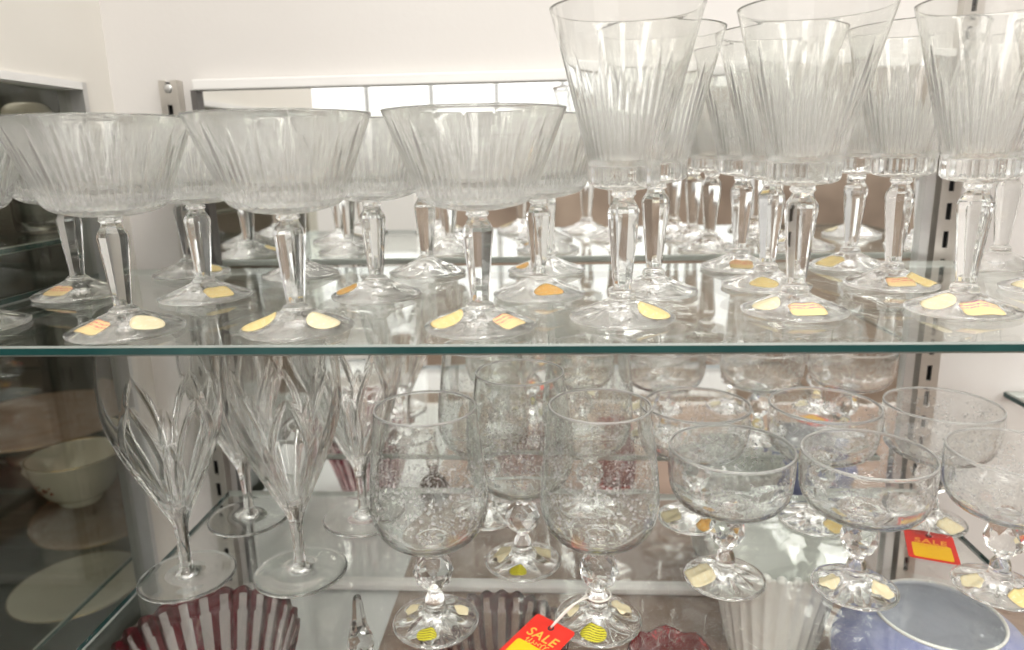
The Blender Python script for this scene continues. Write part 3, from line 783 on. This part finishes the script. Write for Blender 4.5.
# perfume decanter with a cut spire stopper
p = on_z(359, 622, .945)
e = empty('decanter', (p.x, p.y, Z_FL + .0003)); tag(e, 'small ruby and clear cut decanter with a pointed stopper below the right front flute', 'decanter'); e.scale.z = 1.3
link('decanter_body', lathe('decanter_body', lin([(0, .1), (2.0, .1), (2.1, .3), (2.1, 1.6), (1.7, 2.6), (.8, 3.4), (.62, 3.6), (.62, 4.2), (.9, 4.3), (.9, 4.45), (0, 4.45)], 2), 10, [M['ruby']], smooth=False), e)
link('stopper', lathe('stopper', [(.5, 4.47), (.95, 4.7), (1.12, 5.2), (.95, 5.7), (.78, 6.2), (.62, 6.7), (.50, 7.3), (.42, 8.0), (.30, 8.4), (0, 8.6)], 8, [M['crystal']], smooth=False, twist=lambda i: .5 if i % 2 and i < 5 else 0), e)['label'] = 'clear cut spire stopper'

# milk glass vase with beaded scalloped rim
p = on_z(776, 546, .960)
e = empty('milk_glass_vase', (p.x, min(p.y, .598), Z_FL + .0003)); tag(e, 'white milk glass vase with fluted sides and beaded rim under the low coupes', 'vase'); e.scale.z = 1.36
R = 5.9; Hh = 7.5
mo = dense([(0, .2), (3.2, .2), (3.5, 0), (3.8, .3), (4.3, 2), (4.9, 4.2), (5.6, 6.3), (R, Hh)], .2)
mi_ = dense([(R - .25, Hh + .02), (R - .6, Hh - .6), (5.1, 6.0), (4.4, 4.0), (3.8, 2), (3.2, .9), (0, .7)], .3)
nn = len(mo)
link('vase_body', lathe('vase_body', mo + mi_, 240, [M['milk']], lambda th, r, z, i: (r - (.16 * abs(cos(15 * th)) if i < nn and r > 3.8 else 0), z + (.10 * cos(30 * th) if z > 7 else 0))), e)
V, Fc = [], []
for k in range(30):
    t = 2 * pi * (k + .5) / 30; c = Vector(((R - .12) * cos(t) * CM, (R - .12) * sin(t) * CM, (Hh + .12) * CM)); b = len(V)
    for i in range(1, 6):
        ph = pi * i / 6
        for j in range(10):
            a = 2 * pi * j / 10; V.append(tuple(c + Vector((sin(ph) * cos(a), sin(ph) * sin(a), cos(ph) / 1.36)) * .0042))
    V.append(tuple(c + Vector((0, 0, .0031)))); V.append(tuple(c - Vector((0, 0, .0031))))
    for i in range(4):
        for j in range(10):
            j2 = (j + 1) % 10; Fc.append((b + i * 10 + j, b + (i + 1) * 10 + j, b + (i + 1) * 10 + j2, b + i * 10 + j2))
    for j in range(10):
        j2 = (j + 1) % 10; Fc.append((b + 50, b + j, b + j2)); Fc.append((b + 51, b + 40 + j2, b + 40 + j))
link('beaded_rim', mesh_from('beaded_rim', V, Fc, [M['milk']]), e)

# blue vase
p = on_z(938, 614, .955)
e = empty('blue_vase', (p.x, p.y, Z_FL + .0003)); tag(e, 'mottled blue glass vase with wide open mouth and white lip at lower right', 'vase'); e.scale.z = 1.38
bo = dense([(0, .2), (3.4, .2), (3.8, 0), (4.1, .3), (6.0, 1.8), (7.1, 3.6), (7.0, 4.9), (5.9, 6.2), (4.8, 6.8), (4.45, 7.0)], .2)
bi = dense([(4.35, 7.03), (4.25, 7.0), (4.6, 6.7), (5.6, 6.0), (6.7, 4.8), (6.8, 3.6), (5.7, 2.0), (3.6, .9), (0, .7)], .3)
nb = len(bo)
link('vase_body', lathe('vase_body', bo + bi, 96, [M['blue'], M['blue_in']], face_mat=lambda i, k: 0 if i < nb else 1), e)
link('lip', lathe('lip', [(4.25, 7.06), (4.35, 7.16), (4.49, 7.08), (4.47, 6.97), (4.25, 7.06)], 96, [M['milk']]), e)['label'] = 'thin white lip'

# ------------------------------------------------------------------ sale tags
def text_mesh(body, size, shear=0.0):
    cu = bpy.data.curves.new('t', 'FONT'); cu.body = body; cu.size = size; cu.align_x = 'CENTER'; cu.align_y = 'CENTER'; cu.extrude = .00012; cu.shear = shear
    cu.space_character = 1.12; cu.offset = size * .012
    o = bpy.data.objects.new('t', cu); COL.objects.link(o)
    dg = bpy.context.evaluated_depsgraph_get(); dg.update()
    me = bpy.data.meshes.new_from_object(o.evaluated_get(dg))
    bpy.data.objects.remove(o); bpy.data.curves.remove(cu)
    me.materials.clear(); me.materials.append(M['tag_ink'])
    return me
def card(name, w, h, t, rad, mat, parent, cx=0, cy=0, z=0):
    V, n = [], 6
    pts = []
    for qx, qy, a0 in ((1, 1, 0), (-1, 1, 90), (-1, -1, 180), (1, -1, 270)):
        for k in range(n + 1):
            a = radians(a0 + 90 * k / n); pts.append((cx + qx * (w / 2 - rad) + rad * cos(a), cy + qy * (h / 2 - rad) + rad * sin(a)))
    m_ = len(pts)
    V = [(x, y, z) for x, y in pts] + [(x, y, z + t) for x, y in pts]
    Fc = [tuple(range(m_))[::-1], tuple(range(m_, 2 * m_))] + [(k, (k + 1) % m_, m_ + (k + 1) % m_, m_ + k) for k in range(m_)]
    return link(name, mesh_from(name, V, Fc, [mat], False), parent)
def sale_tag(loc, rot, label, w=.032, h=.054):
    """text reads along +x, top of the card at +y; origin at the string hole"""
    e = empty('sale_tag', loc); e.rotation_euler = rot; tag(e, label, 'price tag', 'red sale tags')
    oy = -h / 2 + .006
    cdo = card('card', w, h, .0006, .0025, M['tag_red'], e, 0, oy, 0)
    o = link('sale_lettering', text_mesh('SALE', .0100, .12), cdo); o.location = (0, -.0095, .00072)
    # small handwritten looking line under it
    pts = []
    for k in range(60):
        t = k / 59; pts.append((-.008 + .017 * t + .0007 * sin(t * 46), -.0160 + .0016 * sin(t * 40) * (1 + .5 * sin(t * 9)), .0008))
    link('script_line', tube_mesh('script_line', pts, .00028, M['tag_ink'], 5), cdo)
    card('yellow_patch', w * .78, h * .50, .0003, .002, M['tag_yellow'], cdo, 0, -h + .006 + h * .30, .0006)
    ring_ = lathe('eyelet', [(.10, 0), (.10, .02), (.22, .02), (.22, 0)], 16, [M['slot']]); r = link('eyelet', ring_, cdo); r.location = (0, 0, .0006)
    return e
# tag tied to the front wine glass, lying on its foot edge and the shelf
hole = on_z(551, 629, Z_LO + .006)
w2 = WPOS[1]
t1 = sale_tag((hole.x, hole.y, hole.z), (radians(9), radians(-2), 0), 'red SALE tag with yellow price patch tied by white string to the front wine glass')
t1.rotation_euler = (Matrix.Rotation(radians(-38), 3, 'Z') @ Matrix.Rotation(radians(8), 3, 'X')).to_euler()
neck = Vector((w2.x, w2.y, Z_LO + .0205))
pts = []
inv = (Matrix.Translation(t1.location) @ t1.rotation_euler.to_matrix().to_4x4()).inverted()
ang0 = atan2(hole.y - neck.y, hole.x - neck.x)
for k in range(9):      # from the hole up to the neck
    s = k / 8; q = Vector((hole.x, hole.y, hole.z + .0012)).lerp(neck + Vector((cos(ang0) * .0082, sin(ang0) * .0082, 0)), s); q.z += .004 * sin(pi * s); pts.append(inv @ q)
for k in range(1, 24):
    a = ang0 + 2 * pi * k / 24; pts.append(inv @ (neck + Vector((cos(a) * .0082, sin(a) * .0082, .0003 * k / 24))))
for k in range(9):
    s = k / 8; a = ang0 - .3; q = (neck + Vector((cos(a) * .0084, sin(a) * .0084, 0))).lerp(Vector((hole.x + .001, hole.y + .0015, hole.z + .001)), s); q.z += .0015 * sin(pi * s); pts.append(inv @ q)
link('string', tube_mesh('string', pts, .0007, M['string'], 6), t1)
# flat tag in front of the right back coupe
q = on_z(929, 537, Z_LO)
t2 = sale_tag((q.x - .001, q.y - .001, Z_LO + .0006), (0, 0, radians(-20)), 'red SALE tag lying flat on the lower shelf before the right standard', .035, .044)
pts = [Vector((0, .001, .0012)), Vector((.001, .006, .004)), Vector((0, .010, .005)), Vector((-.001, .013, .0075))]
link('string', tube_mesh('string', pts, .0006, M['string'], 6), t2)

# ------------------------------------------------------------------ the shop behind the camera (seen in the mirror)
struct('wall_front', [(-3.5, 3.5, -3.25, -3.2, 0, 1.42), (-3.5, 3.5, -3.25, -3.2, 2.25, 2.9), (1.15, 3.5, -3.25, -3.2, 1.42, 2.25)], M['taupe'])
xs = [-2.35 + .4 * k for k in range(9)]
struct('window_2', [(-3.5, 1.15, -3.245, -3.24, 1.42, 2.25)], M['window_light'])
struct('trim_4', [(x - .012, x + .012, -3.24, -3.205, 1.42, 2.25) for x in xs] + [(-3.5, 1.15, -3.24, -3.19, 1.40, 1.42)], M['mull'])
struct('wall_partition', [(-2.6, -.47, -1.15, -1.10, 0, 1.43)], M['white_store'])
struct('floor_shop', [(-3.5, 3.5, -3.25, .09, -.02, 0)], M['store_floor'])

# ------------------------------------------------------------------ light
w = bpy.data.worlds.new('world'); SC.world = w; w.use_nodes = True
bg = w.node_tree.nodes['Background']; nt = w.node_tree
tc = N(nt, 'ShaderNodeTexCoord'); sp = N(nt, 'ShaderNodeSeparateXYZ'); L(nt, tc.outputs['Generated'], sp.inputs[0])
cr = N(nt, 'ShaderNodeValToRGB'); els = cr.color_ramp.elements
mr = N(nt, 'ShaderNodeMapRange'); mr.inputs[1].default_value = -1; L(nt, sp.outputs[2], mr.inputs[0]); L(nt, mr.outputs[0], cr.inputs[0])
els[0].position = .40; els[0].color = (.26, .245, .23, 1); els[1].position = .80; els[1].color = (1, .97, .93, 1)
for p_, c_ in ((.52, (.56, .54, .52, 1)), (.60, (.72, .70, .68, 1))):
    q_ = els.new(p_); q_.color = c_
L(nt, cr.outputs[0], bg.inputs[0]); bg.inputs[1].default_value = 1.22
def area(name, loc, rot, sx, sy, power, col=(1, .97, .92)):
    l = bpy.data.lights.new(name, 'AREA'); l.shape = 'RECTANGLE'; l.size = sx; l.size_y = sy; l.energy = power; l.color = col
    o = bpy.data.objects.new(name, l); COL.objects.link(o); o.location = loc; o.rotation_euler = rot; return o
area('case_fill_light', (-.72, .55, 1.58), (0, 0, 0), .3, .6, .9, (1, .93, .82))  # added unseen lamp, brightens the china in the closed neighbouring case
area('cabinet_tube', (.05, .20, 1.85), (radians(12), 0, 0), .9, .05, .9, (1, .965, .92))
for lx in (-1.1, .1, 1.3):
    for ly in (-.75, -2.0):
        area('ceiling_light', (lx, ly, 2.65), (0, 0, 0), .28, 1.1, 14, (1, .965, .92))

v = SC.view_settings
SC.display_settings.display_device = 'sRGB'
v.view_transform = 'Standard'; v.look = 'None'; v.exposure = 0.16; v.gamma = 1.0; v.use_curve_mapping = False
c = SC.cycles
c.max_bounces = 28; c.transmission_bounces = 28; c.transparent_max_bounces = 48; c.glossy_bounces = 10; c.diffuse_bounces = 5
c.caustics_reflective = True; c.caustics_refractive = True; c.blur_glossy = 0.6
c.sample_clamp_indirect = 6.0
c.use_denoising = True
